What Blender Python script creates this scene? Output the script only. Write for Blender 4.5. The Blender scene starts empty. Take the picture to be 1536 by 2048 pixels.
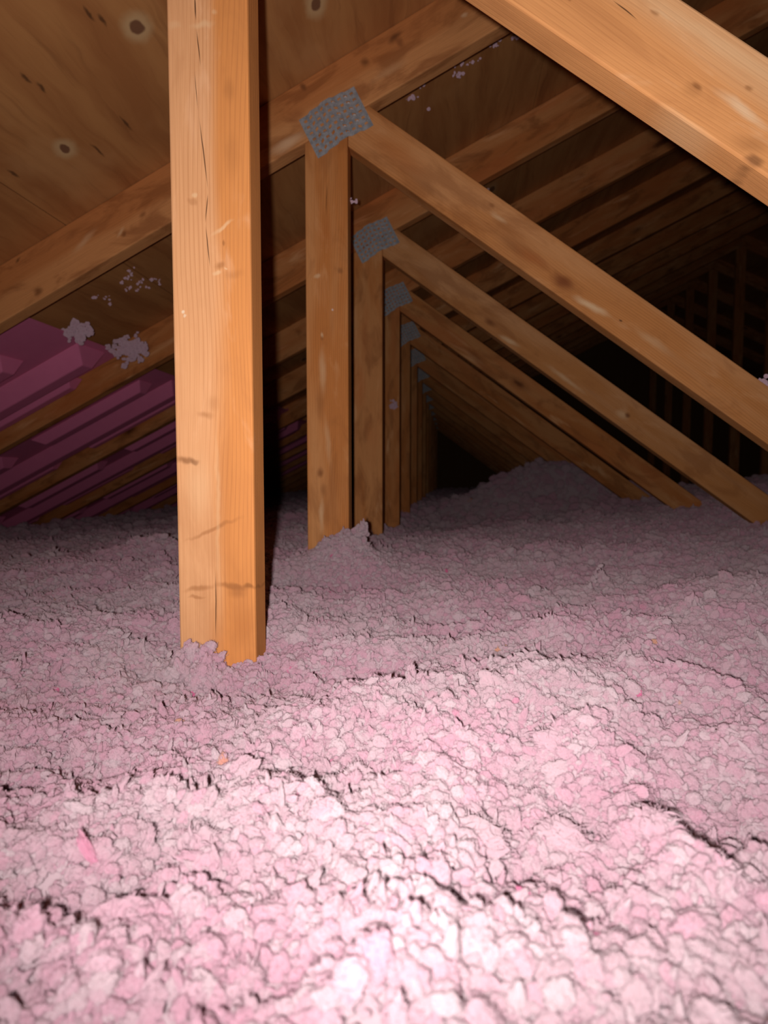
import bpy, bmesh, math, random
import numpy as np
from mathutils import Vector, Matrix, noise as mn

random.seed(7); rng = np.random.default_rng(11)
sc = bpy.context.scene
C = sc.collection

# ------------------------------------------------------------------ camera, world, light, exposure
CAMZ = 0.59
F_PX = 1170.0
cam_d = bpy.data.cameras.new('camera'); cam = bpy.data.objects.new('camera', cam_d); C.objects.link(cam)
cam.location = (0, 0, CAMZ)
cam.rotation_euler = (math.radians(90 - 3.375), 0, math.radians(6.67))
cam_d.sensor_fit = 'VERTICAL'; cam_d.sensor_height = 36.0; cam_d.sensor_width = 27.0
cam_d.lens = F_PX / 2048 * 36.0
cam_d.clip_start = 0.01; cam_d.clip_end = 60
cam_d.dof.use_dof = True; cam_d.dof.focus_distance = 0.60; cam_d.dof.aperture_fstop = 8.0
sc.camera = cam

w = bpy.data.worlds.new('world'); sc.world = w; w.use_nodes = True
w.node_tree.nodes['Background'].inputs[0].default_value = (0.5, 0.45, 0.5, 1)
w.node_tree.nodes['Background'].inputs[1].default_value = 0.0006

# torch of the phone, beside the lens: the only light in the attic
ld = bpy.data.lights.new('phone_torch', 'SPOT'); lo = bpy.data.objects.new('phone_torch', ld); C.objects.link(lo)
lo.location = (-0.018, -0.03, CAMZ + 0.0)
lo.rotation_euler = (math.radians(90 + 17), 0, math.radians(2))
ld.energy = 27; ld.color = (1.0, 0.96, 0.94); ld.shadow_soft_size = 0.006
ld.spot_size = math.radians(146); ld.spot_blend = 1.0

sc.cycles.max_bounces = 5; sc.cycles.diffuse_bounces = 4; sc.cycles.glossy_bounces = 2
sc.view_settings.view_transform = 'Standard'; sc.view_settings.look = 'None'
sc.view_settings.exposure = 0.0; sc.view_settings.gamma = 1.0
sc.view_settings.use_curve_mapping = False

# ------------------------------------------------------------------ node helpers
class NT:
    def __init__(s, name):
        s.m = bpy.data.materials.new(name); s.m.use_nodes = True
        s.t = s.m.node_tree; s.n = s.t.nodes; s.n.clear()
        s.out = s.n.new('ShaderNodeOutputMaterial')
    def new(s, typ, **kw):
        nd = s.n.new(typ)
        for k, v in kw.items(): setattr(nd, k, v)
        return nd
    def link(s, a, b): s.t.links.new(a, b)
    def put(s, sock, v):
        if hasattr(v, 'is_output'): s.link(v, sock)
        else: sock.default_value = v
    def math(s, op, a, b=0.0, c=None, clamp=False):
        nd = s.new('ShaderNodeMath', operation=op, use_clamp=clamp)
        s.put(nd.inputs[0], a); s.put(nd.inputs[1], b)
        if c is not None: s.put(nd.inputs[2], c)
        return nd.outputs[0]
    def vmath(s, op, a, b=(0, 0, 0)):
        nd = s.new('ShaderNodeVectorMath', operation=op)
        s.put(nd.inputs[0], a); s.put(nd.inputs[1], b)
        return nd.outputs['Value'] if op in ('LENGTH', 'DOT_PRODUCT') else nd.outputs[0]
    def scale(s, v, k):
        return s.vmath('MULTIPLY', v, k)
    def noise(s, v, scale=1.0, detail=3.0, rough=0.55, dist=0.0):
        nd = s.new('ShaderNodeTexNoise')
        s.put(nd.inputs['Vector'], v); nd.inputs['Scale'].default_value = scale
        nd.inputs['Detail'].default_value = detail; nd.inputs['Roughness'].default_value = rough
        nd.inputs['Distortion'].default_value = dist
        return nd.outputs[0], nd.outputs[1]
    def ramp(s, v, a, b, lo=0.0, hi=1.0, smooth=True):
        nd = s.new('ShaderNodeMapRange', interpolation_type='SMOOTHSTEP' if smooth else 'LINEAR')
        s.put(nd.inputs[0], v)
        for i, q in enumerate((a, b, lo, hi)): nd.inputs[i + 1].default_value = q
        return nd.outputs[0]
    def mix(s, f, a, b, mode='MIX'):
        nd = s.new('ShaderNodeMix', data_type='RGBA', blend_type=mode)
        s.put(nd.inputs[0], f); s.put(nd.inputs[6], a if hasattr(a, 'is_output') else (*a, 1) if len(a) == 3 else a)
        s.put(nd.inputs[7], b if hasattr(b, 'is_output') else (*b, 1) if len(b) == 3 else b)
        return nd.outputs[2]
    def mark(s, v, cx, cy, rx, ry, ang=0.0, soft=0.6):
        """1 inside an ellipse in the local x/y plane, fading to 0 at its rim"""
        mp = s.new('ShaderNodeMapping', vector_type='TEXTURE')
        s.put(mp.inputs[0], v)
        mp.inputs[1].default_value = (cx, cy, 0); mp.inputs[2].default_value = (0, 0, ang)
        mp.inputs[3].default_value = (rx, ry, 1000.0)
        return s.ramp(s.vmath('LENGTH', mp.outputs[0]), 1.0, 1.0 - soft)
    def surface(s, col, rough=0.8, spec=0.15, bump=None, bstr=0.3, bdist=0.002, metal=0.0):
        b = s.new('ShaderNodeBsdfPrincipled')
        s.put(b.inputs['Base Color'], col); s.put(b.inputs['Roughness'], rough)
        b.inputs['Specular IOR Level'].default_value = spec; b.inputs['Metallic'].default_value = metal
        if bump is not None:
            bn = s.new('ShaderNodeBump'); bn.inputs['Strength'].default_value = bstr
            bn.inputs['Distance'].default_value = bdist; s.link(bump, bn.inputs['Height'])
            s.link(bn.outputs[0], b.inputs['Normal'])
        s.link(b.outputs[0], s.out.inputs[0]); return b

def lumber(name, ca, cb, cdark, marks=(), cracks=(), split=None, blotch=0.5, rnd=True, knots=True, rings=.30):
    """sawn softwood: x along the grain, y across the face, z through it (metres)"""
    t = NT(name)
    p = t.new('ShaderNodeTexCoord').outputs['Object']
    q = p
    if rnd:
        r = t.new('ShaderNodeObjectInfo').outputs['Random']
        off = t.new('ShaderNodeCombineXYZ'); t.link(t.math('MULTIPLY', r, 37.0), off.inputs[0])
        t.link(t.math('MULTIPLY', r, 3.1), off.inputs[1]); q = t.vmath('ADD', p, off.outputs[0])
    big, _ = t.noise(t.scale(q, (2.2, 14, 14)), 1.0, 3, .55, .4)
    stain, _ = t.noise(t.scale(q, (7, 19, 19)), 1.0, 4, .6, .6)
    fine, _ = t.noise(t.scale(q, (9, 520, 520)), 1.0, 3, .6)
    low, _ = t.noise(t.scale(q, (1.3, 7, 7)), 1.0, 2)
    sep = t.new('ShaderNodeSeparateXYZ'); t.link(q, sep.inputs[0])
    yy = t.math('ADD', t.math('ADD', sep.outputs[1], t.math('MULTIPLY', sep.outputs[2], .6)), t.math('MULTIPLY', low, .06))
    ring = t.math('SINE', t.math('MULTIPLY', yy, 1500.0))
    ring = t.ramp(ring, .35, 1.0)
    rmask = t.ramp(big, .42, .60)
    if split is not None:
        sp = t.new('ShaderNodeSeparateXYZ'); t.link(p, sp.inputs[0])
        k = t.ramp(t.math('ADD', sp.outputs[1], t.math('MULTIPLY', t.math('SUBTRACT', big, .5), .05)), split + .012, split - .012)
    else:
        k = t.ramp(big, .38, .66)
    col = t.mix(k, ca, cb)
    col = t.mix(t.math('MULTIPLY', t.math('MULTIPLY', ring, rmask), rings), col, cdark)
    col = t.mix(t.math('MULTIPLY', t.ramp(stain, .47, .66), blotch), col, cdark)
    col = t.mix(t.ramp(stain, .42, .26, 0, .35), col, (min(1, ca[0] * 1.25), min(1, ca[1] * 1.45), min(1, ca[2] * 1.8)))
    col = t.mix(t.ramp(fine, .35, .75, 0, .22), col, cdark)
    if knots:   # pale rubbed streaks along the grain
        rub, _ = t.noise(t.vmath('ADD', t.scale(q, (4.5, 30, 30)), (9, 9, 9)), 1.0, 3, .55, .5)
        col = t.mix(t.ramp(rub, .58, .74, 0, .75), col, (min(1, ca[0] * 1.22), min(1, ca[1] * 1.5), min(1, ca[2] * 2.0)))
        red, _ = t.noise(t.vmath('ADD', t.scale(q, (3, 11, 11)), (3, 5, 9)), 1.0, 2)
        col = t.mix(t.ramp(red, .5, .68, 0, .5), col, (ca[0] * .9, ca[1] * .62, ca[2] * .5))
    bump = t.math('ADD', t.math('MULTIPLY', fine, .25), t.math('MULTIPLY', ring, -.15))
    if knots:
        vo = t.new('ShaderNodeTexVoronoi', feature='F1'); t.put(vo.inputs['Vector'], t.scale(q, (3.3, 9, .02))); vo.inputs['Scale'].default_value = 1.0
        wob, _ = t.noise(t.scale(q, (40, 60, 60)), 1.0, 2)
        kd = t.math('ADD', vo.outputs['Distance'], t.math('MULTIPLY', t.math('SUBTRACT', wob, .5), .08))
        halo = t.ramp(kd, .26, .06); core = t.ramp(kd, .13, .04)
        sepc = t.new('ShaderNodeSeparateColor'); t.link(vo.outputs['Color'], sepc.inputs[0])
        on = t.math('GREATER_THAN', sepc.outputs[0], .45)
        col = t.mix(t.math('MULTIPLY', t.math('MULTIPLY', halo, on), .6), col, cdark)
        col = t.mix(t.math('MULTIPLY', t.math('MULTIPLY', core, on), .85), col, (cdark[0] * .4, cdark[1] * .33, cdark[2] * .3))
    if marks or cracks:
        _, wc = t.noise(t.scale(p, (30, 60, 60)), 1.0, 2)
        wv = t.scale(t.vmath('SUBTRACT', wc, (.5, .5, .5)), (.012, .010, .0))
        pw = t.vmath('ADD', p, wv)
        for (cx, cy, rx, ry, ang, c, st, soft) in marks:
            col = t.mix(t.math('MULTIPLY', t.mark(pw, cx, cy, rx, ry, ang, soft), st), col, c)
        _, wc2 = t.noise(t.scale(p, (9, 2, 2)), 1.0, 3)
        pw2 = t.vmath('ADD', p, t.scale(t.vmath('SUBTRACT', wc2, (.5, .5, .5)), (0, .006, 0)))
        for (x0, y0, x1, y1, wd) in cracks:
            L = math.hypot(x1 - x0, y1 - y0) / 2
            mk = t.mark(pw2, (x0 + x1) / 2, (y0 + y1) / 2, L, wd, math.atan2(y1 - y0, x1 - x0), .7)
            col = t.mix(t.math('MULTIPLY', mk, .85), col, (.05, .018, .006))
            bump = t.math('SUBTRACT', bump, t.math('MULTIPLY', mk, 2.0))
    t.surface(col, .72, .18, bump, .35, .0012)
    return t.m

WA, WB, WD = (.71, .305, .105), (.65, .225, .058), (.31, .10, .028)
M = {}
M['lumber'] = lumber('sawn_lumber', WA, WB, WD, blotch=.55)
M['lumber_brown'] = lumber('sawn_lumber_brown', (.70, .29, .10), (.63, .21, .058), (.29, .092, .026), blotch=.65)
PALE = (.84, .53, .29)
# foreground post: x is height above the bottom chord seat, y is leftwards from its centre line
def pm(u, v):   # position on the foreground post's face, worked out from its 92 mm width
    zz = .517 - v * .709 / 1290 + .59 - .089
    xx = -.315 + .092 * (u - (343 + 15 * v / 1290)) / 159
    return zz, -(xx + .269)
def post_marks():
    L = []
    def el(u, v, ru, rv, ang, c, st, soft=.7):
        x, y = pm(u, v); L.append((x, y, rv * .00055, ru * .00058, ang, c, st, soft))
    DK, MD = (.22, .075, .022), (.36, .13, .04)
    el(375, 906, 36, 11, .0, DK, .65, .8); el(392, 906, 12, 8, 0, DK, .5)
    x, y = pm(432, 1047); L.append((x, y, .046, .0040, -1.166, MD, .55, .8))
    el(470, 1168, 48, 10, -.14, MD, .75, .8); el(400, 1172, 42, 9, .18, MD, .55, .8); el(478, 1180, 30, 18, 0, MD, .5, .9)
    el(505, 1168, 18, 8, -.2, DK, .6, .8); el(395, 1192, 24, 6, 0, MD, .5)
    el(415, 812, 22, 10, -.3, MD, .45, .9); el(430, 790, 20, 24, 0, MD, .25, .9)
    el(395, 372, 8, 6, 0, PALE, .6); el(392, 384, 14, 9, 0, MD, .35); el(372, 604, 6, 5, 0, (.9, .7, .5), .8); el(376, 611, 5, 4, 0, (.9, .7, .5), .6)
    x, y = pm(452, 438); L.append((x, y, .019, .0030, -.95 + math.pi, PALE, .6, .8))
    el(446, 512, 14, 12, .4, MD, .55, .8); el(441, 528, 12, 7, 0, PALE, .6); el(458, 518, 6, 3, 0, PALE, .6); el(475, 530, 26, 14, 0, MD, .3, .9)
    el(455, 470, 3, 8, 0, DK, .5); el(415, 44, 30, 9, .1, PALE, .5, .9); el(360, 40, 20, 12, 0, PALE, .3, .9); el(438, 22, 8, 8, 0, PALE, .4)
    el(465, 170, 16, 34, 0, MD, .35, .9); el(470, 300, 22, 60, 0, MD, .25, .9); el(490, 1250, 30, 55, 0, (.55, .19, .05), .4, .9)
    el(440, 1000, 7, 250, .0, PALE, .30, .9); el(400, 960, 40, 90, 0, PALE, .25, .9)
    return L
def post_cracks():
    K = []
    for (u0, v0, u1, v1, wd) in ((398, -20, 402, 40, .0011), (402, 45, 412, 128, .0008), (399, 125, 404, 210, .0005), (404, 210, 425, 372, .0009),
                                 (424, 365, 418, 430, .0008), (418, 425, 428, 520, .0008), (433, 1120, 434, 1300, .0009)):
        a = pm(u0, v0); b = pm(u1, v1); K.append((a[0], a[1], b[0], b[1], wd))
    return K
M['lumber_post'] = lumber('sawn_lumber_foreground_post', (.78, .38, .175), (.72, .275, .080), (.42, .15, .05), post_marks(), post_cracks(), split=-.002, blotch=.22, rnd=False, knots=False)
DK = (.30, .11, .035)
M['lumber_brace'] = lumber('sawn_lumber_foreground_brace', (.82, .43, .20), (.79, .345, .125), (.44, .16, .055), rings=.14,
    marks=[(.605, -.0136, .008, .0045, .3, DK, .75, .8), (.603, -.018, .014, .010, .3, DK, .3, .9), (.647, .0109, .006, .004, .2, DK, .6, .8), (.695, -.040, .013, .007, .1, (.2, .075, .03), .7, .7),
           (.655, -.0072, .045, .007, -.05, (.92, .66, .42), .6, .95), (.527, .0203, .006, .003, 0, DK, .55, .8), (.535, .023, .02, .004, 0, PALE, .5, .9), (.681, -.030, .028, .012, .3, DK, .4, .95),
           (.60, .030, .16, .010, 0, PALE, .4, .9), (.62, -.045, .05, .006, 0, PALE, .4, .9), (.447, -.014, .003, .002, 0, DK, .5, .8)],
    cracks=[(.482, .0085, .519, .0062, .0009)], split=.012, blotch=.30, rnd=False, knots=False)
CW = (.88, .58, .33)
M['lumber_brace_2'] = lumber('sawn_lumber_second_brace', (.72, .33, .13), (.68, .275, .085), WD,
    marks=[(.585, -.018, .038, .020, .1, (.25, .07, .022), .9, .9), (.66, -.025, .055, .011, .1, CW, .9, .9), (.50, -.015, .06, .016, .1, (.50, .15, .04), .6, .95), (.15, .0, .10, .03, 0, (.56, .18, .045), .5, .95), (.724, -.016, .005, .003, 0, (.10, .04, .02), .9, .7), (.80, -.012, .06, .012, 0, CW, .35, .95),
           (.374, .022, .012, .006, 0, DK, .6, .8), (.40, .012, .025, .008, 0, CW, .5, .9), (.46, -.02, .05, .012, 0, DK, .4, .95), (.25, -.02, .05, .012, 0, DK, .35, .95)], blotch=.4, rnd=False, knots=False)
M['lumber_brace_3'] = lumber('sawn_lumber_third_brace', (.72, .35, .15), (.66, .28, .09), WD,
    marks=[(.45, -.02, .028, .012, .1, (.24, .075, .025), .8, .9), (.53, -.03, .05, .010, .1, CW, .8, .9), (.74, -.025, .10, .010, 0, CW, .6, .95), (.94, -.012, .030, .016, 0, CW, .6, .9), (.955, -.006, .012, .010, 0, (.2, .06, .02), .8, .8)], blotch=.4, rnd=False, knots=False)
M['lumber_chord_2'] = lumber('sawn_lumber_second_chord', (.62, .235, .075), (.74, .325, .12), (.30, .095, .028),
    marks=[(3.230, .034, .022, .010, .3, (.16, .055, .02), .8, .9), (3.235, .02, .012, .016, 0, (.22, .07, .025), .6, .9), (3.155, .022, .014, .014, 0, (.18, .06, .02), .7, .9), (3.02, .045, .008, .012, .3, (.14, .05, .02), .7, .9), (2.94, -.040, .06, .016, 0, (.92, .58, .34), .75, .9),
           (3.19, -.020, .06, .012, 0, (.84, .46, .22), .5, .95), (3.37, .0, .010, .006, 0, (.85, .55, .32), .6, .9), (2.29, -.040, .016, .016, 0, (.2, .065, .02), .75, .9), (2.53, -.028, .012, .008, .6, (.24, .08, .025), .7, .9), (2.525, -.02, .018, .006, .5, CW, .5, .9),
           (2.587, -.012, .012, .010, 0, (.24, .08, .025), .6, .9), (2.44, .005, .05, .010, .3, CW, .40, .95), (2.28, .045, .014, .005, .3, (.1, .04, .015), .7, .9), (2.98, .0, .03, .02, 0, (.40, .13, .04), .5, .95)],
    split=-.004, blotch=.6, rnd=False, knots=False, rings=.15)
M['lumber_post_2'] = lumber('sawn_lumber_second_post', (.73, .32, .115), (.66, .235, .060), WD,
    marks=[(.512, .017, .016, .010, 0, (.26, .085, .025), .75, .9), (.474, .010, .020, .012, 0, DK, .5, .9), (.42, .015, .05, .008, 0, CW, .5, .95), (.9405, -.029, .012, .008, .4, DK, .6, .8), (.806, .0099, .008, .005, .3, CW, .7, .8), (.800, .010, .008, .006, 0, DK, .5, .8),
           (.858, -.012, .004, .003, 0, (.9, .75, .68), .8, .7), (.93, .02, .006, .010, .3, CW, .6, .8), (.73, .010, .07, .012, 0, CW, .45, .95), (.66, .016, .05, .014, 0, DK, .4, .95), (.58, .0, .07, .010, .1, CW, .3, .95), (1.02, .0, .05, .02, 0, (.55, .17, .04), .4, .95)],
    cracks=[(1.13, -.003, 1.045, .001, .0009)], blotch=.35, rnd=False, knots=False)

# ------------------------------------------------------------------ mesh helpers
def link(name, me, parent=None, mat=None):
    o = bpy.data.objects.new(name, me); C.objects.link(o)
    if parent: o.parent = parent
    if mat and me: me.materials.append(mat)
    return o
def empty(name, loc=(0, 0, 0)):
    o = bpy.data.objects.new(name, None); C.objects.link(o); o.location = loc; o.empty_display_size = .1
    return o
def tag(o, label=None, cat=None, group=None, kind=None):
    for k, v in (('label', label), ('category', cat), ('group', group), ('kind', kind)):
        if v: o[k] = v
    return o
def box_mesh(name, x0, x1, y0, y1, z0, z1, bev=0.0, segs=2):
    bm = bmesh.new()
    bmesh.ops.create_cube(bm, size=1)
    for v in bm.verts:
        v.co = ((x0 + x1) / 2 + v.co.x * (x1 - x0), (y0 + y1) / 2 + v.co.y * (y1 - y0), (z0 + z1) / 2 + v.co.z * (z1 - z0))
    if bev:
        bmesh.ops.bevel(bm, geom=bm.edges[:], offset=bev, segments=segs, affect='EDGES', profile=.5)
    me = bpy.data.meshes.new(name); bm.to_mesh(me); bm.free()
    return me
def prism_mesh(name, poly, z0, z1, bev=.0025):
    """polygon (local x/y, counter-clockwise) extruded in local z, long edges eased"""
    bm = bmesh.new()
    vs = [bm.verts.new((x, y, z0)) for x, y in poly]
    f = bm.faces.new(vs)
    r = bmesh.ops.extrude_face_region(bm, geom=[f])
    for v in r['geom']:
        if isinstance(v, bmesh.types.BMVert): v.co.z = z1
    bmesh.ops.recalc_face_normals(bm, faces=bm.faces[:])
    if bev:
        bmesh.ops.bevel(bm, geom=bm.edges[:], offset=bev, segments=2, affect='EDGES', profile=.5)
    me = bpy.data.meshes.new(name); bm.to_mesh(me); bm.free()
    return me
def board_frame(ax, az, bx, bz):
    """matrix with x from a to b in the truss plane, z towards the camera"""
    d = Vector((bx - ax, 0, bz - az)); L = d.length; d.normalize()
    ey = Vector((-d.z, 0, d.x)); ez = d.cross(ey)
    m = Matrix((d, ey, ez)).transposed().to_4x4(); m.translation = (ax, 0, az)
    return m, L

# ------------------------------------------------------------------ setting geometry (metres, camera stands at x=0, y=0)
SL = .494; TH = math.atan(SL); CT = math.cos(TH); ST_ = math.sin(TH)
def roof_z(x): return CAMZ + .989 + SL * x          # underside of the left roof slope
EAVE_X, RIDGE_X = -3.05, 2.75
RIDGE_Z = roof_z(RIDGE_X)
RIGHT_X = 2 * RIDGE_X - EAVE_X
Y0, Y1 = -1.2, 9.4
PITCH = .61

# plywood deck
pt = NT('roof_plywood')
deck = tag(empty('ceiling', (0, 0, roof_z(0))), kind='structure')
deck.rotation_euler = (0, -TH, 0)                    # local x up the left slope, local y along the attic
tc = pt.new('ShaderNodeTexCoord', object=deck).outputs['Object']
_, wcol = pt.noise(pt.scale(tc, (6, 3, 6)), 1.0, 3)
tw = pt.vmath('ADD', tc, pt.scale(pt.vmath('SUBTRACT', wcol, (.5, .5, .5)), (.10, .0, 0)))
s1, _ = pt.noise(pt.scale(tw, (16, 1.6, 1)), 1.0, 5, .6)
s2, _ = pt.noise(pt.scale(tw, (60, 3.5, 1)), 1.0, 4, .6)
s3, _ = pt.noise(pt.scale(tc, (5, 3, 1)), 1.0, 4, .6)
col = pt.mix(pt.ramp(s1, .35, .66), (.55, .245, .085), (.43, .170, .057))
col = pt.mix(pt.ramp(s2, .52, .75, 0, .45), col, (.27, .10, .035))
col = pt.mix(pt.ramp(s3, .52, .70, 0, .5), col, (.62, .31, .125))
vo = pt.new('ShaderNodeTexVoronoi', feature='F1'); pt.put(vo.inputs['Vector'], pt.scale(tw, (5.0, 2.6, .01))); vo.inputs['Scale'].default_value = 1
sc_ = pt.new('ShaderNodeSeparateColor'); pt.link(vo.outputs['Color'], sc_.inputs[0])
on = pt.math('GREATER_THAN', sc_.outputs[1], .72)
col = pt.mix(pt.math('MULTIPLY', pt.ramp(vo.outputs['Distance'], .16, .05, 0, .55), on), col, (.56, .34, .17))
col = pt.mix(pt.math('MULTIPLY', pt.ramp(vo.outputs['Distance'], .075, .055, 0, .8), on), col, (.13, .045, .02))
_, kc = pt.noise(pt.scale(tc, (40, 40, 1)), 1.0, 2)
tk = pt.vmath('ADD', tc, pt.scale(pt.vmath('SUBTRACT', kc, (.5, .5, .5)), (.010, .010, 0)))
for (ks, ky, rx, ry) in ((-.576, .947, .0125, .016), (-.822, 1.074, .011, .015), (-.283, 1.10, .011, .018)):
    col = pt.mix(pt.math('MULTIPLY', pt.mark(tk, ks, ky, rx * 2.6, ry * 2.4, 0, .6), .85), col, (.66, .42, .21))
    col = pt.mix(pt.math('MULTIPLY', pt.mark(tk, ks, ky, rx, ry, 0, .35), .85), col, (.16, .055, .03))
for (ks, ky, rx, ry) in ((-.625, .885, .004, .020), (-.615, .905, .005, .016), (-.772, .915, .004, .016), (-.765, .944, .0045, .018), (-.70, 1.10, .004, .03),
                         (-.46, 1.16, .004, .022), (-.78, 1.12, .004, .03), (-.93, 1.06, .005, .02), (-.56, 1.09, .004, .025)):
    col = pt.mix(pt.math('MULTIPLY', pt.mark(tk, ks, ky, rx, ry, 0, .8), .75), col, (.07, .03, .015))
pt.surface(col, .8, .12, s2, .3, .002)
M['ply'] = pt.m

slope_len = (RIDGE_X - EAVE_X) / CT
ply_me = {}
def ply_panel(a0, a1, b0, b1, parent, mat):
    return link('plywood_panel', box_mesh('plywood_panel', a0 + .0012, a1 - .0012, b0 + .0012, b1 - .0012, 0, .0125), parent, mat)
a_edges = [EAVE_X / CT + i * 1.22 for i in range(7)]; a_edges = [a for a in a_edges if a < RIDGE_X / CT - .05] + [RIDGE_X / CT]
def rows(parent, mat):
    for i in range(len(a_edges) - 1):
        b = [Y0] + [y for y in np.arange(-2.4 + (i % 2) * 1.22 + .049, Y1, 2.44) if Y0 + .1 < y < Y1 - .1] + [Y1]
        for k in range(len(b) - 1): ply_panel(a_edges[i], a_edges[i + 1], b[k], b[k + 1], parent, mat)
rows(deck, M['ply'])
deck2 = tag(empty('ceiling', (2 * RIDGE_X, 0, roof_z(0))), kind='structure')
deck2.rotation_euler = (0, -TH, math.pi)             # the far slope mirrors the near one
deck2.rotation_euler = (Matrix.Rotation(math.pi, 3, 'Z') @ Matrix.Rotation(-TH, 3, 'Y')).to_euler()
deck2.location = (2 * RIDGE_X, Y0 + Y1, roof_z(0))
rows(deck2, M['ply'])

# gypsum ceiling board below the insulation, gable ends
gt = NT('gypsum_board'); gn, _ = gt.noise(gt.new('ShaderNodeTexCoord').outputs['Object'], 8, 3)
gt.surface(gt.mix(gn, (.55, .53, .50), (.48, .46, .43)), .9)
tag(link('floor', box_mesh('floor', EAVE_X - .1, RIGHT_X + .1, Y0, Y1, -.02, 0), None, gt.m), kind='structure')
gb = NT('gable_board'); sx, _ = gb.noise(gb.scale(gb.new('ShaderNodeTexCoord').outputs['Object'], (30, 3, 1.2)), 1, 4)
gb.surface(gb.mix(sx, (.30, .16, .07), (.22, .10, .04)), .85)
def gable(name, y0, y1):
    poly = [(EAVE_X, 0), (RIGHT_X, 0), (RIGHT_X, roof_z(EAVE_X) - .01), (RIDGE_X, RIDGE_Z - .01), (EAVE_X, roof_z(EAVE_X) - .01)]
    n = len(poly); vs = [(x, y0, z) for x, z in poly] + [(x, y1, z) for x, z in poly]
    fs = [tuple(range(n))[::-1], tuple(range(n, 2 * n))] + [(i, (i + 1) % n, (i + 1) % n + n, i + n) for i in range(n)]
    me = bpy.data.meshes.new(name); me.from_pydata(vs, [], fs); me.validate()
    tag(link(name, me, None, gb.m), kind='structure')
gable('wall_back', Y1, Y1 + .03)

# ------------------------------------------------------------------ roof trusses
CH = .115            # chord depth
TK = .038            # member thickness
JX, JZ = -.269, CAMZ + .73     # post and brace meet the top chord here
# galvanised plate with punched slots
def plate_mesh(L, W, nx, ny):
    bm = bmesh.new(); t = .0012
    xs, hole_x = [0.0], []
    m = L * .035; cw = (L - 2 * m) / nx
    for i in range(nx):
        a = m + i * cw; xs += [a + cw * .24, a + cw * .76]; hole_x.append(2 * i + 1)
    xs.append(L)
    ys, hole_y = [0.0], []
    n = W * .04; chh = (W - 2 * n) / ny
    for j in range(ny):
        a = n + j * chh; ys += [a + chh * .30, a + chh * .74]; hole_y.append(2 * j + 1)
    ys.append(W)
    vg = {}
    def V(i, j, k):
        if (i, j, k) not in vg:
            # slot rows step sideways from column to column, which also gives the plate its stepped edges
            sh = (0.0, .004, .0075, .0035)[(i // 4) % 4]
            jit = 0 if not (0 < i < len(xs) - 1) else random.uniform(-.0004, .0004)
            vg[(i, j, k)] = bm.verts.new((xs[i] - L / 2 + jit, ys[j] - W / 2 + sh - .0035, t if k else 0))
        return vg[(i, j, k)]
    solid = lambda i, j: 0 <= i < len(xs) - 1 and 0 <= j < len(ys) - 1 and not (i in hole_x and j in hole_y)
    for i in range(len(xs) - 1):
        for j in range(len(ys) - 1):
            if not solid(i, j): continue
            bm.faces.new([V(i, j, 1), V(i + 1, j, 1), V(i + 1, j + 1, 1), V(i, j + 1, 1)])
            bm.faces.new([V(i, j, 0), V(i, j + 1, 0), V(i + 1, j + 1, 0), V(i + 1, j, 0)])
            for (di, dj, e) in ((-1, 0, ((i, j + 1), (i, j))), (1, 0, ((i + 1, j), (i + 1, j + 1))), (0, -1, ((i, j), (i + 1, j))), (0, 1, ((i + 1, j + 1), (i, j + 1)))):
                if not solid(i + di, j + dj):
                    (a, b), (c, d) = e
                    bm.faces.new([V(a, b, 0), V(c, d, 0), V(c, d, 1), V(a, b, 1)])
    # the punched teeth stand up a little at the slot ends
    for i in hole_x:
        for j in hole_y:
            if random.random() < .75:
                p = V(i, j, 1).co; q = V(i + 1, j, 1).co; h = random.uniform(.0008, .0022)
                a = bm.verts.new((p.x, p.y + .0004, t)); b = bm.verts.new((q.x, q.y + .0004, t)); c = bm.verts.new(((p.x + q.x) / 2, p.y + .001, t + h))
                d = bm.verts.new(((p.x + q.x) / 2, p.y + .0026, t * .4))
                bm.faces.new([a, b, c]); bm.faces.new([a, c, d]); bm.faces.new([c, b, d])
    bmesh.ops.recalc_face_normals(bm, faces=bm.faces[:])
    me = bpy.data.meshes.new('connector_plate'); bm.to_mesh(me); bm.free()
    return me
mt = NT('galvanised_steel')
mo = mt.new('ShaderNodeTexCoord').outputs['Object']
m1, _ = mt.noise(mo, 90, 4, .65); m2, _ = mt.noise(mo, 420, 2)
mc = mt.mix(mt.ramp(m1, .35, .65), (.44, .45, .48), (.29, .31, .345)); mc = mt.mix(mt.ramp(m2, .5, .7, 0, .5), mc, (.58, .58, .60))
mt.surface(mc, .55, .5, m2, .25, .001, metal=.25)
M['steel'] = mt.m
PLATE = plate_mesh(.132, .090, 9, 6); PLATE.materials.append(M['steel'])

def clip_poly(poly, a, b, c):
    """keep a*x+b*y<=c (Sutherland-Hodgman)"""
    out = []
    for i in range(len(poly)):
        p, q = poly[i], poly[(i + 1) % len(poly)]
        dp, dq = a * p[0] + b * p[1] - c, a * q[0] + b * q[1] - c
        if dp <= 0: out.append(p)
        if (dp < 0 < dq) or (dq < 0 < dp):
            k = dp / (dp - dq); out.append((p[0] + (q[0] - p[0]) * k, p[1] + (q[1] - p[1]) * k))
    return out
def member(name, ax, az, bx, bz, wd, cuts=()):
    """a board from a to b, its ends trimmed by world half planes (nx, nz, c): keep nx*x+nz*z<=c"""
    m, L = board_frame(ax, az, bx, bz)
    ex = (m[0][0], m[2][0]); ey = (m[0][1], m[2][1])
    poly = [(0, -wd / 2), (L, -wd / 2), (L, wd / 2), (0, wd / 2)]
    for nx, nz, c in cuts:
        poly = clip_poly(poly, nx * ex[0] + nz * ex[1], nx * ey[0] + nz * ey[1], c - nx * ax - nz * az)
    return prism_mesh(name, poly, -TK / 2, TK / 2), m
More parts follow.
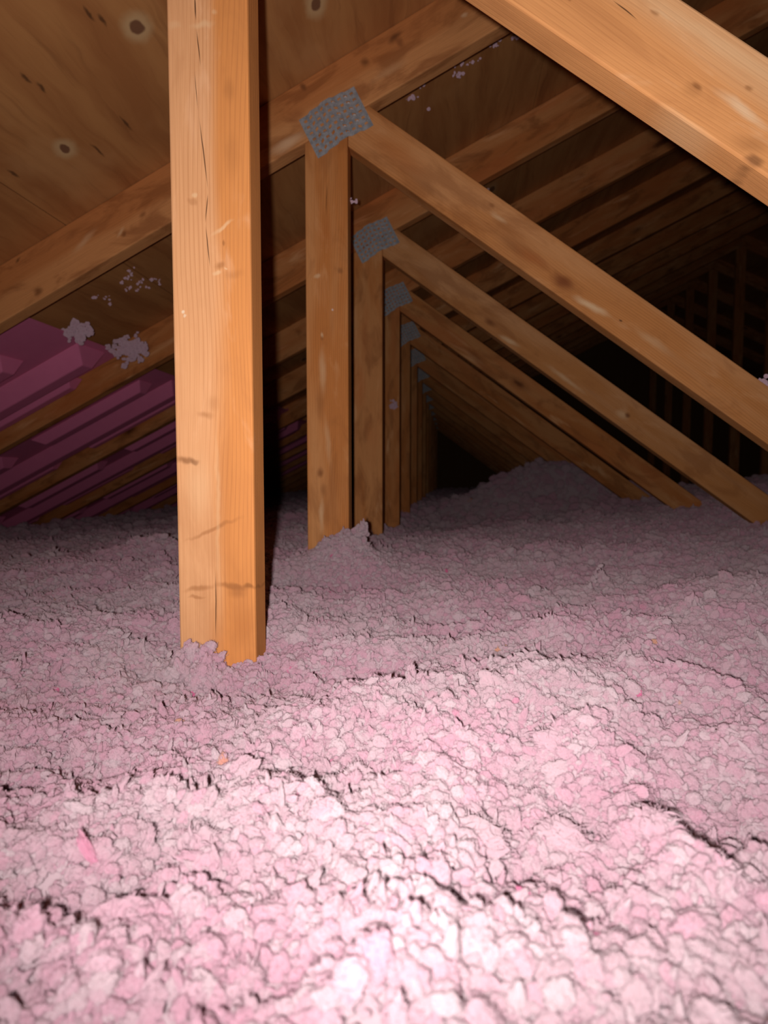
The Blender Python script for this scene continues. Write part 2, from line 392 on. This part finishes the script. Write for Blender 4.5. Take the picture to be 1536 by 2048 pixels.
# chord underside: z = roof_z(x) - CH/CT
CHV = CH / CT
under = (-SL, 1.0, CAMZ + .989 - CHV - .0005)
BC = .089
PW = .092
DIAG_A, DIAG_B = (-.238, CAMZ + .760), (1.66, CAMZ - .647)
post_cut_r = (1.0, 0.0, 0.0)
dvec = Vector((DIAG_B[0] - DIAG_A[0], DIAG_B[1] - DIAG_A[1])).normalized()
specs = []
# top chord, its upper edge on the deck underside
off = CH / 2
def chord_pts(x0, x1):
    return (x0 + off * ST_, roof_z(x0) - off * CT), (x1 + off * ST_, roof_z(x1) - off * CT)
a, b = chord_pts(EAVE_X + .02, RIDGE_X)
specs.append(('top_chord', *member('top_chord', *a, *b, CH - .001, [(1, 0, RIDGE_X - .0005)])))
a2 = (2 * RIDGE_X - a[0], a[1]); b2 = (2 * RIDGE_X - b[0], b[1])
specs.append(('top_chord', *member('top_chord', *b2, *a2, CH - .001, [(-1, 0, -RIDGE_X - .0005)])))
specs.append(('bottom_chord', *member('bottom_chord', EAVE_X + .3, BC / 2, RIGHT_X - .3, BC / 2, BC)))
specs.append(('post', *member('post', JX, BC, JX, CAMZ + .9, PW, [under])))
specs.append(('diagonal_brace', *member('diagonal_brace', *DIAG_A, *DIAG_B, .090, [under, (-1, 0, -(JX + PW / 2 + .0005)), (0, -1, -BC)])))
specs.append(('post', *member('post', RIDGE_X, BC, RIDGE_X, RIDGE_Z, .089, [under, (SL, 1.0, CAMZ + .989 - CHV - .0005 + 2 * SL * RIDGE_X)])))
ORD = ['nearest', 'second', 'third', 'fourth', 'fifth', 'sixth', 'seventh', 'eighth', 'ninth', 'tenth', 'eleventh', 'twelfth', 'thirteenth', 'fourteenth']
NOTE = ['roof truss with the big knotty post in the foreground and brace at top right',
        'second roof truss, its large steel plate clear right of the foreground post',
        'third roof truss, smaller grey steel plate just right of the second post',
        'fourth roof truss, dim small steel plate behind the third truss',
        'fifth roof truss, faint plate tucked behind the fourth truss']
N_TRUSS = 14
base_me = {}
for i in range(N_TRUSS):
    y = .64 + PITCH * i
    t = empty('roof_truss', (0, y + TK / 2, 0))
    tag(t, NOTE[i] if i < len(NOTE) else f'dark roof truss, {ORD[i]} one counted back from the camera', 'roof truss', 'roof trusses')
    for k, (nm, me, mtx) in enumerate(specs):
        use = me.copy()
        if i == 0 and k == 3: mat = M['lumber_post']
        elif i == 0 and k == 4: mat = M['lumber_brace']
        elif i == 1 and k == 3: mat = M['lumber_post_2']
        elif i == 1 and k == 4: mat = M['lumber_brace_2']
        elif i == 1 and k == 0: mat = M['lumber_chord_2']
        elif i == 2 and k == 4: mat = M['lumber_brace_3']
        elif nm == 'top_chord': mat = M['lumber_brown']
        else: mat = M['lumber']
        o = link(nm, use, t, mat); o.matrix_basis = mtx
    # steel plates nailed on the face at the joints
    for (px, pz, ang) in ((-.249, CAMZ + .744, TH + .01),):
        p = link('connector_plate', PLATE, t)
        p.location = (px, -TK / 2 - .0002, pz)
        ex = Vector((math.cos(ang), 0, math.sin(ang))); ey = Vector((-math.sin(ang), 0, math.cos(ang)))
        mm = Matrix((ex, ey, ex.cross(ey))).transposed().to_4x4(); mm.translation = p.location; p.matrix_basis = mm

# ------------------------------------------------------------------ pink foam rafter vents in the bays
vt = NT('pink_foam'); vn, _ = vt.noise(vt.new('ShaderNodeTexCoord').outputs['Object'], 30, 3)
vt.surface(vt.mix(vn, (.92, .25, .44), (.84, .21, .39)), .55, .25)
M['foam'] = vt.m
def strip(name, prof, s0, s1, slant0, slant1, th, parent):
    """profile [(y, depth below deck)] swept along the slope from s0 (top) down to s1; thin foam with real thickness"""
    bm = bmesh.new(); n = len(prof); rowsv = []
    for (s, sl) in ((s0, slant0), (s1, slant1)):
        for layer in (0, 1):
            rowsv.append([bm.verts.new((s + sl * (d - prof[0][1]), y, -(d - layer * th))) for (y, d) in prof])
    A, B, A2, B2 = rowsv[0], rowsv[1], rowsv[2], rowsv[3]
    for i in range(n - 1):
        bm.faces.new([A[i], A[i + 1], A2[i + 1], A2[i]]); bm.faces.new([B[i + 1], B[i], B2[i], B2[i + 1]])
        bm.faces.new([A[i + 1], A[i], B[i], B[i + 1]]); bm.faces.new([A2[i], A2[i + 1], B2[i + 1], B2[i]])
    bm.faces.new([A[0], A2[0], B2[0], B[0]]); bm.faces.new([A[-1], B[-1], B2[-1], A2[-1]])
    bmesh.ops.recalc_face_normals(bm, faces=bm.faces[:])
    me = bpy.data.meshes.new(name); bm.to_mesh(me); bm.free()
    return link(name, me, parent, M['foam'])
BOT = -3.0
for i in range(1, 9):
    ya = .64 + PITCH * i + TK + .004; yb = .64 + PITCH * (i + 1) - .004
    v = empty('rafter_vent', (0, 0, roof_z(0))); v.rotation_euler = (0, -TH, 0)
    ordn = ['', 'nearest, between the second and third trusses', 'between the third and fourth trusses', 'between the fourth and fifth trusses',
            'between the fifth and sixth trusses', 'between the sixth and seventh trusses', 'between the seventh and eighth trusses', 'between the eighth and ninth trusses', 'between the ninth and tenth trusses'][i]
    tag(v, f'ribbed pink foam rafter vent {ordn}', 'rafter vent', 'pink foam rafter vents along the eave')
    j = 0 if i == 1 else random.uniform(-.05, .03) + .02
    top = -1.225 + j
    d0 = .046
    strip('sheet', [(ya, d0 - .02), (ya + .03, d0), (yb - .03, d0), (yb, d0 - .02)], top, BOT, 0, 0, .004, v)
    def rib(y0, fl, wt, h, s0, s1):      # raised air channel: solid, with sloping flanks and ends
        w2 = 2 * fl + wt; za, zb = -(d0 + .0003), -(d0 + h); en = h * .9
        vs = [(s0, y0, za), (s0, y0 + w2, za), (s1, y0 + w2, za), (s1, y0, za),
              (s0 - en, y0 + fl, zb), (s0 - en, y0 + fl + wt, zb), (s1 + en, y0 + fl + wt, zb), (s1 + en, y0 + fl, zb)]
        bm = bmesh.new(); bv = [bm.verts.new(p) for p in vs]
        for f in ((0, 1, 2, 3), (4, 5, 6, 7), (0, 1, 5, 4), (1, 2, 6, 5), (2, 3, 7, 6), (3, 0, 4, 7)): bm.faces.new([bv[q] for q in f])
        bmesh.ops.recalc_face_normals(bm, faces=bm.faces[:])
        bmesh.ops.bevel(bm, geom=bm.edges[:], offset=.003, segments=2, affect='EDGES', profile=.5)
        me = bpy.data.meshes.new('rib'); bm.to_mesh(me); bm.free(); link('rib', me, v, M['foam'])
    rib(ya + .335, .045, .05, .045, top - .02, BOT)
    sh = -1.385 if i == 1 else -1.30 + j
    a = sh
    while a > BOT + .1:
        e = max(a - .50, BOT)
        rib(ya + .18, .026, .045, .034, a, e); rib(ya + .480, .024, .03, .030, a - .01, e)
        a = e - .14

# ------------------------------------------------------------------ loose-fill insulation
def fn(x, y, z=0.0): return mn.noise(Vector((x, y, z)))
BUMPS = [  # x, y, height, rx, ry
    (-.27, .60, -.030, .11, .05), (-.27, .68, -.02, .12, .05), (-.27, .49, -.022, .18, .11), (-.30, .36, -.010, .2, .08), (-.22, 1.03, -.022, .13, .08), (-.10, .43, .006, .10, .05), (-.225, 1.20, .052, .085, .075), (-.25, 1.13, .026, .12, .08),
    (.05, .47, .010, .16, .06), (-.10, .49, .010, .10, .05), (-.09, .575, -.018, .09, .05), (.10, .62, -.014, .11, .06), (.33, .58, -.014, .09, .05), (.38, .50, .012, .15, .08), (-.05, .82, -.020, .22, .10), (-.55, .62, .010, .15, .06),
    (-.45, .85, -.012, .12, .08), (.55, .75, .02, .2, .1), (.12, .36, -.012, .10, .05), (-.12, .34, .014, .08, .05), (.22, .30, .012, .08, .05),
    (-.72, 1.35, .03, .10, .08), (.55, 3.6, .27, .42, .40), (1.6, 2.2, .12, .8, .8), (1.9, 3.6, .16, .8, 1.2), (-.29, 1.80, .015, .10, .08),
    (-.02, 2.6, -.06, .35, .5), (-1.9, 2.6, -.05, .8, 1.5), (-2.0, 5.0, -.05, .9, 3.0), (-.6, 2.3, .02, .3, .3)]
def height(x, y):
    h = CAMZ - .192
    for bx, by, a, rx, ry in BUMPS:
        e = ((x - bx) / rx) ** 2 + ((y - by) / ry) ** 2
        if e < 9: h += a * math.exp(-e)
    h += .022 * fn(x * 3.1, y * 3.1, 3) + .012 * fn(x * 8, y * 8, 9) + .006 * fn(x * 19, y * 19, 17)
    h += .026 * (.40 - 2 * abs(fn(x * 9 + .3 * fn(x * 20, y * 20, 2), y * 9, 5))) * (.5 + fn(x * 2.3, y * 2.3, 31)) + .010 * (.45 - 2 * abs(fn(x * 22, y * 22, 8)))
    return h
def axis(segs):
    out = []
    for a, b, st in segs: out += list(np.arange(a, b - st * .3, st))
    return np.array(out + [segs[-1][1]])
gx = axis([(EAVE_X + .02, -1.2, .04), (-1.2, 1.0, .010), (1.0, 3.0, .04), (3.0, RIGHT_X - .02, .12)])
gy = axis([(Y0 + .02, 0, .06), (0, 1.3, .010), (1.3, 2.6, .02), (2.6, 5, .05), (5, Y1 - .02, .12)])
NX, NY = len(gx), len(gy)
verts = [(x, y, height(x, y) - .006) for y in gy for x in gx]
for k, (x, y, z) in enumerate(verts):     # pinch below the deck at the eaves
    lim = min(roof_z(x), roof_z(2 * RIDGE_X - x)) - .14
    if z > lim: verts[k] = (x, y, lim)
idx = np.arange(NX * NY).reshape(NY, NX)
base_faces = np.stack([idx[:-1, :-1], idx[:-1, 1:], idx[1:, 1:], idx[1:, :-1]], -1).reshape(-1, 4)

# nodule prototypes, 10 mm radius: lumpy wool knots with curled wisps
def ico(sub):
    bm = bmesh.new(); bmesh.ops.create_icosphere(bm, subdivisions=sub, radius=1.0)
    v = np.array([p.co[:] for p in bm.verts]); f = np.array([[q.index for q in p.verts] for p in bm.faces]); bm.free(); return v, f
ICO_V, ICO_F = ico(4)
N_PROTO = 14
P_V, P_F, P_ID = [], [], []
for pi in range(N_PROTO):
    sd = 20.0 * pi + 3
    st = np.array([1, rng.uniform(.65, 1), rng.uniform(.5, .85)])
    V = np.empty_like(ICO_V)
    for k, c in enumerate(ICO_V):
        p = Vector(c)
        d = 1 + .38 * mn.noise(p * 1.1 + Vector((sd, 0, 0)))
        wv = mn.noise_vector(p * 2.0 + Vector((0, sd, 0))) * .45
        q1 = mn.voronoi((p + wv) * 1.7 + Vector((sd, sd, 0)))[0][0]; q2 = mn.voronoi((p + wv) * 4.0 + Vector((0, sd, sd)))[0][0]
        d += .55 * (.35 - q1 * q1) + .22 * (.3 - q2 * q2)
        d += .05 * mn.noise((p + wv) * 9 + Vector((sd, 0, sd))) + .035 * mn.noise(p * 19 + Vector((sd, 0, sd)))
        V[k] = c * st * d
    base_n = sum(len(a) for a in P_V)
    P_V.append(V * .01); P_F += [list(f + base_n) for f in ICO_F]; P_ID += [pi] * len(ICO_F)
    # fuzz: short fibres bristling from the whole knot
    n0 = sum(len(a) for a in P_V); hv = []
    for hi in range(340):
        c0 = V[rng.integers(len(V))]; nrm = c0 / np.linalg.norm(c0)
        dv = nrm + rng.normal(size=3) * .75; dv /= np.linalg.norm(dv)
        sv = np.cross(dv, rng.normal(size=3)); sv /= np.linalg.norm(sv); tv = np.cross(dv, sv)
        L = rng.uniform(.14, .42); r0 = rng.uniform(.012, .022); bend = sv * rng.uniform(-.12, .12)
        b0 = c0 * .97; m0 = b0 + dv * L * .55 + bend * .5; e0 = b0 + dv * L + bend * 1.6
        for (ce, rr) in ((b0, r0), (m0, r0 * .85)):
            for q in range(3): hv.append(ce + rr * (math.cos(q * 2.094) * sv + math.sin(q * 2.094) * tv))
        hv.append(e0); a = n0 + hi * 7
        for q in range(3):
            b_ = (q + 1) % 3
            P_F += [[a + q, a + b_, a + b_ + 3, a + q + 3], [a + q + 3, a + b_ + 3, a + 6]]; P_ID += [pi, pi]
    P_V.append(np.array(hv) * .01)
    # wisps: thin three-sided curls leaving the surface, a few thick, most of them hair-fine
    for wi in range(46):
        c0 = V[rng.integers(len(V))]; nrm = c0 / np.linalg.norm(c0)
        tdir = np.cross(nrm, rng.normal(size=3)); tdir /= np.linalg.norm(tdir)
        thick = wi < 4
        L = rng.uniform(.5, 1.1) if thick else rng.uniform(.3, .8); r0 = rng.uniform(.05, .11) if thick else rng.uniform(.012, .03); curl = rng.uniform(.4, 2.6)
        n0 = sum(len(a) for a in P_V); pw_ = []
        seg = 5
        bd = np.cross(nrm, tdir); pos = c0 * .9; ang = rng.uniform(.2, 1.2)
        for s_ in range(seg + 1):
            dirv = math.cos(ang) * nrm + math.sin(ang) * tdir
            rr = r0 * (1 - .8 * (s_ / seg) ** 2); side = math.cos(ang) * tdir - math.sin(ang) * nrm
            for q in range(3):
                an = q * 2.094
                pw_.append(pos + rr * (math.cos(an) * side + math.sin(an) * bd))
            pos = pos + dirv * L / seg + bd * rng.normal() * .03; ang += curl / seg
        P_V.append(np.array(pw_) * .01)
        for s_ in range(seg):
            for q in range(3):
                a = n0 + s_ * 3 + q; b_ = n0 + s_ * 3 + (q + 1) % 3
                P_F.append([a, b_, b_ + 3, a + 3]); P_ID.append(pi)
P_V = np.concatenate(P_V)

# scatter points
pts, scl, rot, pid, tint = [], [], [], [], []
def in_post(x, y, r):
    if abs(x - JX) < PW / 2 + r * .3:
        k = (y - .64) / PITCH; f_ = y - (.64 + PITCH * round(max(0, k)))
        if -.3 * r < f_ < TK + .3 * r: return True
    return False
def scatter(n, x0, x1, y0, y1, r0, r1, lift, keep=None):
    xs = rng.uniform(x0, x1, n); ys = rng.uniform(y0, y1, n); rr = r0 + (r1 - r0) * rng.random(n) ** 1.7
    for x, y, r in zip(xs, ys, rr):
        if keep and not keep(x, y): continue
        if in_post(x, y, r): continue
        z = height(x, y) + r * rng.uniform(*lift)
        if z > min(roof_z(x), roof_z(2 * RIDGE_X - x)) - .15: continue
        pts.append((x, y, z)); s = r / .01
        if r < .008 and rng.random() < .16:      # a drawn-out curl, any way up
            e = rng.uniform(1.3, 1.8); scl.append((s * e, s * rng.uniform(.5, .75), s * rng.uniform(.5, .75))); rot.append(tuple(rng.uniform(0, 6.283, 3)))
        else:
            scl.append((s * rng.uniform(.85, 1.25), s * rng.uniform(.8, 1.1), s * rng.uniform(.7, 1.1)))
            rot.append((rng.uniform(-.8, .8), rng.uniform(-.8, .8), rng.uniform(0, 6.283)))
        pid.append(int(rng.integers(N_PROTO))); tint.append(rng.random())
NEAR = lambda x, y: -.95 * y - .50 < x < .70 * y + .50
scatter(148000, -1.22, 1.05, .02, .75, .0014, .0048, (-.8, .9), NEAR)
scatter(20000, -1.22, 1.05, .02, .75, .0040, .0075, (-.8, .5), NEAR)
scatter(900, -1.22, 1.05, .02, .75, .009, .015, (-.85, .05), NEAR)
scatter(98000, -1.74, 1.41, .70, 1.3, .0020, .0062, (-.8, .9), NEAR)
scatter(6500, -1.74, 1.41, .70, 1.3, .0060, .012, (-.8, .4), NEAR)
scatter(60000, -2.5, 2.2, 1.25, 2.4, .0035, .0095, (-.8, .9), NEAR)
scatter(3000, -2.4, 1.9, 1.25, 2.4, .010, .020, (-.8, .3), NEAR)
scatter(36000, -2.9, 4.0, 2.35, 9.2, .010, .032, (-.6, .6))
scatter(16000, -2.9, 3.0, -.9, 2.4, .008, .022, (-.6, .5), lambda x, y: not NEAR(x, y))
# heaps: wads of knots standing proud of the layer, loose curls at their tips
def knot(x, y, z, r, curl):
    if in_post(x, y, r): return
    s = r / .01; pts.append((x, y, z)); pid.append(int(rng.integers(N_PROTO))); tint.append(rng.random() * .99)
    if curl: scl.append((s * rng.uniform(1.3, 1.9), s * .6, s * .6)); rot.append((rng.uniform(-.6, .6), rng.uniform(-2.3, -.8), rng.uniform(0, 6.283)))
    else: scl.append((s * rng.uniform(.85, 1.25), s * rng.uniform(.8, 1.1), s * rng.uniform(.75, 1.1))); rot.append(tuple(rng.uniform(0, 6.283, 3)))
def heap(cx, cy, R, H, n, r0, r1):
    zb = height(cx, cy) - .3 * r1
    sk = rng.uniform(-.5, .5, 2) * H
    for _ in range(n):
        a = rng.uniform(0, 6.283); q = rng.random() ** .6; t_ = rng.random() ** .8
        rad = R * q * (1 - .65 * t_)
        z = zb + H * t_ * (1 - .5 * q)
        top = t_ > .75
        knot(cx + rad * math.cos(a) + sk[0] * t_, cy + rad * math.sin(a) + sk[1] * t_, z, rng.uniform(r0, r1) * (.7 if top else 1), top and rng.random() < .5)
def heaps(N, x0, x1, y0, y1, R0, R1, H0, H1, r0, r1):
    for _ in range(N):
        x, y = rng.uniform(x0, x1), rng.uniform(y0, y1)
        if not NEAR(x, y) or fn(x * 5, y * 5, 77) < -.12: continue
        R = R0 + (R1 - R0) * rng.random() ** 1.5
        heap(x, y, R, rng.uniform(H0, H1) * (.5 + .5 * R / R1), int(14 + 26 * (R / R1) ** 2), r0, r1)
heaps(520, -.8, .65, .12, .75, .008, .026, .006, .020, .0018, .0050)
heaps(1000, -1.4, 1.05, .70, 1.35, .010, .030, .008, .026, .0022, .0060)
heaps(1100, -2.2, 1.7, 1.3, 2.5, .014, .045, .010, .035, .0035, .0085)
for (x, y, R, H, n) in ((-.285, .610, .020, .034, 60), (-.262, .606, .014, .030, 36), (-.310, .615, .014, .026, 30), (-.335, .625, .018, .020, 34), (-.238, .610, .012, .012, 22), (-.20, .60, .02, .014, 30),
                        (-.145, .565, .022, .020, 40), (-.115, .545, .018, .024, 36), (-.165, .60, .018, .018, 30), (-.24, 1.205, .035, .045, 70), (-.205, 1.20, .03, .05, 60), (-.18, 1.21, .02, .045, 36), (-.26, 1.215, .02, .03, 30),
                        (-.62, 1.20, .03, .05, 50), (.26, 1.05, .03, .045, 50), (.42, .86, .02, .035, 30), (.30, .80, .025, .03, 40)):
    heap(x, y, R, H, n, .0025, .0065)
# wool pushed up against the posts: small knots climbing the face
for (cx, cy, cz, sx, n, hz, ra, rb) in ((-.296, .632, -.232, .016, 150, .030, .003, .008), (-.270, .630, -.232, .014, 160, .032, .003, .009), (-.255, .626, -.232, .016, 80, .018, .003, .007), (-.320, .634, -.232, .012, 60, .022, .003, .007),
                                (-.232, .634, -.232, .008, 40, .008, .003, .005), (-.255, 1.235, -.165, .03, 220, .022, .003, .008), (-.21, 1.24, -.165, .02, 160, .026, .003, .008), (-.285, 1.845, -.19, .03, 90, .02, .004, .009)):
    for _ in range(n):
        x = cx + rng.normal() * sx; dx = (x - cx) / sx
        if abs(dx) > 2: continue
        u_ = rng.random(); y = cy - .008 - u_ * .030
        zz = CAMZ + cz + hz * 1.5 * math.exp(-dx * dx * .6) * (1 - u_ * .5) * rng.uniform(.3, 1)
        r = rng.uniform(ra, rb); pts.append((x, y, zz)); s = r / .01
        scl.append((s * 1.2, s * .8, s)); rot.append(tuple(rng.uniform(0, 6.28, 3))); pid.append(int(rng.integers(N_PROTO))); tint.append(rng.random() * .9)

nb, npt, npr = len(verts), len(pts), len(P_V)
allv = np.concatenate([np.array(verts), np.array(pts), P_V + np.array([0, 1.0, CAMZ - .3])])
P_V_center = Vector((0, 1.0, CAMZ - .3))
faces = base_faces.tolist() + [[int(i) + nb + npt for i in f] for f in P_F]
me = bpy.data.meshes.new('loose_fill_insulation'); me.from_pydata(allv.tolist(), [], faces)
me.polygons.foreach_set('use_smooth', np.ones(len(faces), bool))
kind = np.zeros(len(allv), np.int32); kind[nb:nb + npt] = 1; kind[nb + npt:] = 2
def attr(name, typ, dom, data, key='value'):
    a = me.attributes.new(name, typ, dom); a.data.foreach_set(key, np.ascontiguousarray(data).ravel())
def padded(v, w_):
    out = np.zeros((len(allv), w_), np.float32); out[nb:nb + npt] = np.array(v, np.float32).reshape(-1, w_); return out
attr('kind_id', 'INT', 'POINT', kind)
attr('scl', 'FLOAT_VECTOR', 'POINT', padded(scl, 3), 'vector'); attr('rot', 'FLOAT_VECTOR', 'POINT', padded(rot, 3), 'vector')
pidf = np.zeros(len(allv), np.int32); pidf[nb:nb + npt] = pid; attr('pick', 'INT', 'POINT', pidf)
attr('tint', 'FLOAT', 'POINT', padded(tint, 1))
pf = np.zeros(len(faces), np.int32); pf[len(base_faces):] = P_ID; attr('proto', 'INT', 'FACE', pf)

it = NT('pink_glass_wool')
ta = it.new('ShaderNodeAttribute', attribute_type='INSTANCER', attribute_name='tint').outputs['Fac']
wp = it.new('ShaderNodeNewGeometry').outputs['Position']
z1, _ = it.noise(wp, 5.5, 3); z2, _ = it.noise(wp, 45, 3); z3, _ = it.noise(wp, 600, 3)
col = it.mix(it.ramp(z1, .40, .60), (.515, .345, .385), (.55, .31, .38))
col = it.mix(it.ramp(ta, .0, .5, .7, 0, False), col, (.565, .44, .465))
col = it.mix(it.ramp(ta, .75, .97, 0, .5, False), col, (.58, .29, .375))
col = it.mix(it.ramp(ta, .9965, .9975), col, (.62, .14, .28))
col = it.mix(it.ramp(ta, .9992, .9994), col, (.62, .30, .2))
col = it.mix(it.ramp(z2, .5, .75, 0, .4), col, (.545, .415, .445))
pb = it.new('ShaderNodeBsdfPrincipled'); it.link(col, pb.inputs['Base Color'])
pb.inputs['Roughness'].default_value = 1.0; pb.inputs['Specular IOR Level'].default_value = .0
pb.inputs['Diffuse Roughness'].default_value = 1.0; pb.inputs['Sheen Weight'].default_value = .16; pb.inputs['Sheen Roughness'].default_value = .7; pb.inputs['Sheen Tint'].default_value = (1, .85, .9, 1)
pb.inputs['Subsurface Weight'].default_value = .35; pb.inputs['Subsurface Radius'].default_value = (1.0, .75, .8); pb.inputs['Subsurface Scale'].default_value = .0035
bn = it.new('ShaderNodeBump'); bn.inputs['Strength'].default_value = .5; bn.inputs['Distance'].default_value = .0006
it.link(z3, bn.inputs['Height']); it.link(bn.outputs[0], pb.inputs['Normal'])
it.link(pb.outputs[0], it.out.inputs[0])
M['wool'] = it.m
tt = NT('pink_glass_wool_tuft'); tn, _ = tt.noise(tt.new('ShaderNodeTexCoord').outputs['Object'], 120, 3)
tb = tt.surface(tt.mix(tn, (.62, .40, .48), (.66, .47, .53)), 1.0, .0, tn, .5, .001); tb.inputs['Diffuse Roughness'].default_value = 1.0
M['wool_tuft'] = tt.m
wool = link('loose_fill_insulation', me, None, M['wool'])
tag(wool, 'fluffy pale pink loose-fill glass wool covering the whole attic floor', 'insulation', None, 'stuff')

g = bpy.data.node_groups.new('scatter_wool', 'GeometryNodeTree')
g.interface.new_socket('Geometry', in_out='INPUT', socket_type='NodeSocketGeometry')
g.interface.new_socket('Geometry', in_out='OUTPUT', socket_type='NodeSocketGeometry')
gi = g.nodes.new('NodeGroupInput'); go = g.nodes.new('NodeGroupOutput')
def gnamed(nm, typ):
    n = g.nodes.new('GeometryNodeInputNamedAttribute'); n.data_type = typ; n.inputs[0].default_value = nm
    return next(o for o in n.outputs if o.enabled and o.name == 'Attribute')
kid = gnamed('kind_id', 'INT')
def sepk(val):
    cmpn = g.nodes.new('FunctionNodeCompare'); cmpn.data_type = 'INT'; cmpn.operation = 'EQUAL'
    ins = [s for s in cmpn.inputs if s.enabled]; g.links.new(kid, ins[0]); ins[1].default_value = val
    s = g.nodes.new('GeometryNodeSeparateGeometry'); s.domain = 'POINT'
    g.links.new(gi.outputs[0], s.inputs[0]); g.links.new(cmpn.outputs[0], s.inputs[1]); return s.outputs[0]
spl = g.nodes.new('GeometryNodeSplitToInstances'); spl.domain = 'FACE'
tf = g.nodes.new('GeometryNodeTransform'); tf.inputs['Translation'].default_value = -P_V_center
g.links.new(sepk(2), tf.inputs[0]); g.links.new(tf.outputs[0], spl.inputs[0]); g.links.new(gnamed('proto', 'INT'), spl.inputs['Group ID'])
iop = g.nodes.new('GeometryNodeInstanceOnPoints')
g.links.new(sepk(1), iop.inputs['Points']); g.links.new(spl.outputs['Instances'], iop.inputs['Instance'])
iop.inputs['Pick Instance'].default_value = True
g.links.new(gnamed('pick', 'INT'), iop.inputs['Instance Index'])
g.links.new(gnamed('rot', 'FLOAT_VECTOR'), iop.inputs['Rotation']); g.links.new(gnamed('scl', 'FLOAT_VECTOR'), iop.inputs['Scale'])
jn = g.nodes.new('GeometryNodeJoinGeometry'); g.links.new(sepk(0), jn.inputs[0]); g.links.new(iop.outputs[0], jn.inputs[0])
g.links.new(jn.outputs[0], go.inputs[0])
md = wool.modifiers.new('scatter_wool', 'NODES'); md.node_group = g

# ------------------------------------------------------------------ single tufts of wool caught on the timber and the deck
ICO2 = ico(2)
def tuft_mesh(n, spread, r0, r1, seed):
    """a ragged wad: many small soft knots strung together, with loose hairs"""
    r = np.random.default_rng(seed); V, Fc, k0 = [], [], 0
    ctr = [np.zeros(3)]
    for _ in range(n - 1):
        c = ctr[r.integers(len(ctr))] + r.normal(size=3) * np.array([1.25, .35, .7]) * (r0 + r1) * .8
        if np.linalg.norm(c) > spread * 2.2: c *= .7
        ctr.append(c)
    for c in ctr:
        rad = r0 + (r1 - r0) * r.random() ** 2; st = r.uniform(.6, 1.25, 3)
        v, f = ICO2; sd = Vector(r.uniform(0, 50, 3)); w_ = []
        for p in v:
            q = Vector(p); d = 1 + .5 * mn.noise(q * 1.3 + sd) + .35 * mn.noise(q * 3 + sd)
            w_.append(np.array(p) * st * d * rad + c)
        V += w_; Fc += [[int(i) + k0 for i in t] for t in f]; k0 += len(v)
        for _h in range(2):
            dv = r.normal(size=3); dv /= np.linalg.norm(dv); sv = np.cross(dv, r.normal(size=3)); sv *= r0 * .12 / np.linalg.norm(sv)
            e = c + dv * rad * r.uniform(1.1, 1.6); b_ = c + dv * rad * .5; uv = np.cross(dv, sv)
            V += [b_ + sv, b_ - sv, b_ + uv, e]; Fc += [[k0, k0 + 1, k0 + 3], [k0 + 1, k0 + 2, k0 + 3], [k0 + 2, k0, k0 + 3]]; k0 += 4
    me = bpy.data.meshes.new('insulation_tuft'); me.from_pydata([tuple(v) for v in V], [], Fc)
    me.polygons.foreach_set('use_smooth', np.ones(len(Fc), bool)); return me
def tuft(loc, n, spread, r0, r1, seed, label, group=None):
    o = link('insulation_tuft', tuft_mesh(n, spread, r0, r1, seed), None, M['wool_tuft']); o.location = loc
    tag(o, label, 'tuft', group)
def deck_pt(x, y, d): return (x + d * ST_, y, roof_z(x) - d * CT)
tuft(deck_pt(-1.075, 1.55, .052), 90, .026, .004, .011, 1, 'pink wool tuft on the upper corner of the nearest rafter vent')
tuft(deck_pt(-1.05, 1.755, .066), 170, .036, .004, .012, 2, 'largest pink wool tuft, on the top edge of the nearest rafter vent')
tuft((-.262, 2.47 - .012, CAMZ + .30), 30, .014, .004, .008, 3, 'pink wool tuft clinging to the post of the fourth truss')
tuft((.62, 1.26, CAMZ + .185), 30, .012, .003, .006, 5, 'pink wool tuft caught on the brace at the right edge')
tuft((-.221, 1.25 + .03, CAMZ + .60), 10, .006, .0015, .003, 6, 'tiny wool tuft on the side of the second post')
k = 10
for (cx, cy, n, sx, sy, lab) in ((-.92, 1.58, 14, .06, .07, 'speck of pink wool stuck to the deck left of the foreground post'),
                                 (-.04, 1.47, 16, .10, .07, 'speck of pink wool stuck to the deck above the second brace'),
                                 (.16, 1.95, 6, .10, .08, 'speck of pink wool stuck to the dark deck under the top right brace')):
    for _ in range(n):
        x = cx + rng.normal() * sx; y = cy + rng.normal() * sy
        f_ = (y - .64) % PITCH
        if f_ < TK + .02: y += .06
        tuft(deck_pt(x, y, .0035), int(rng.integers(4, 11)), .007, .0018, .0048, k, lab, 'wool specks on the roof deck'); k += 1
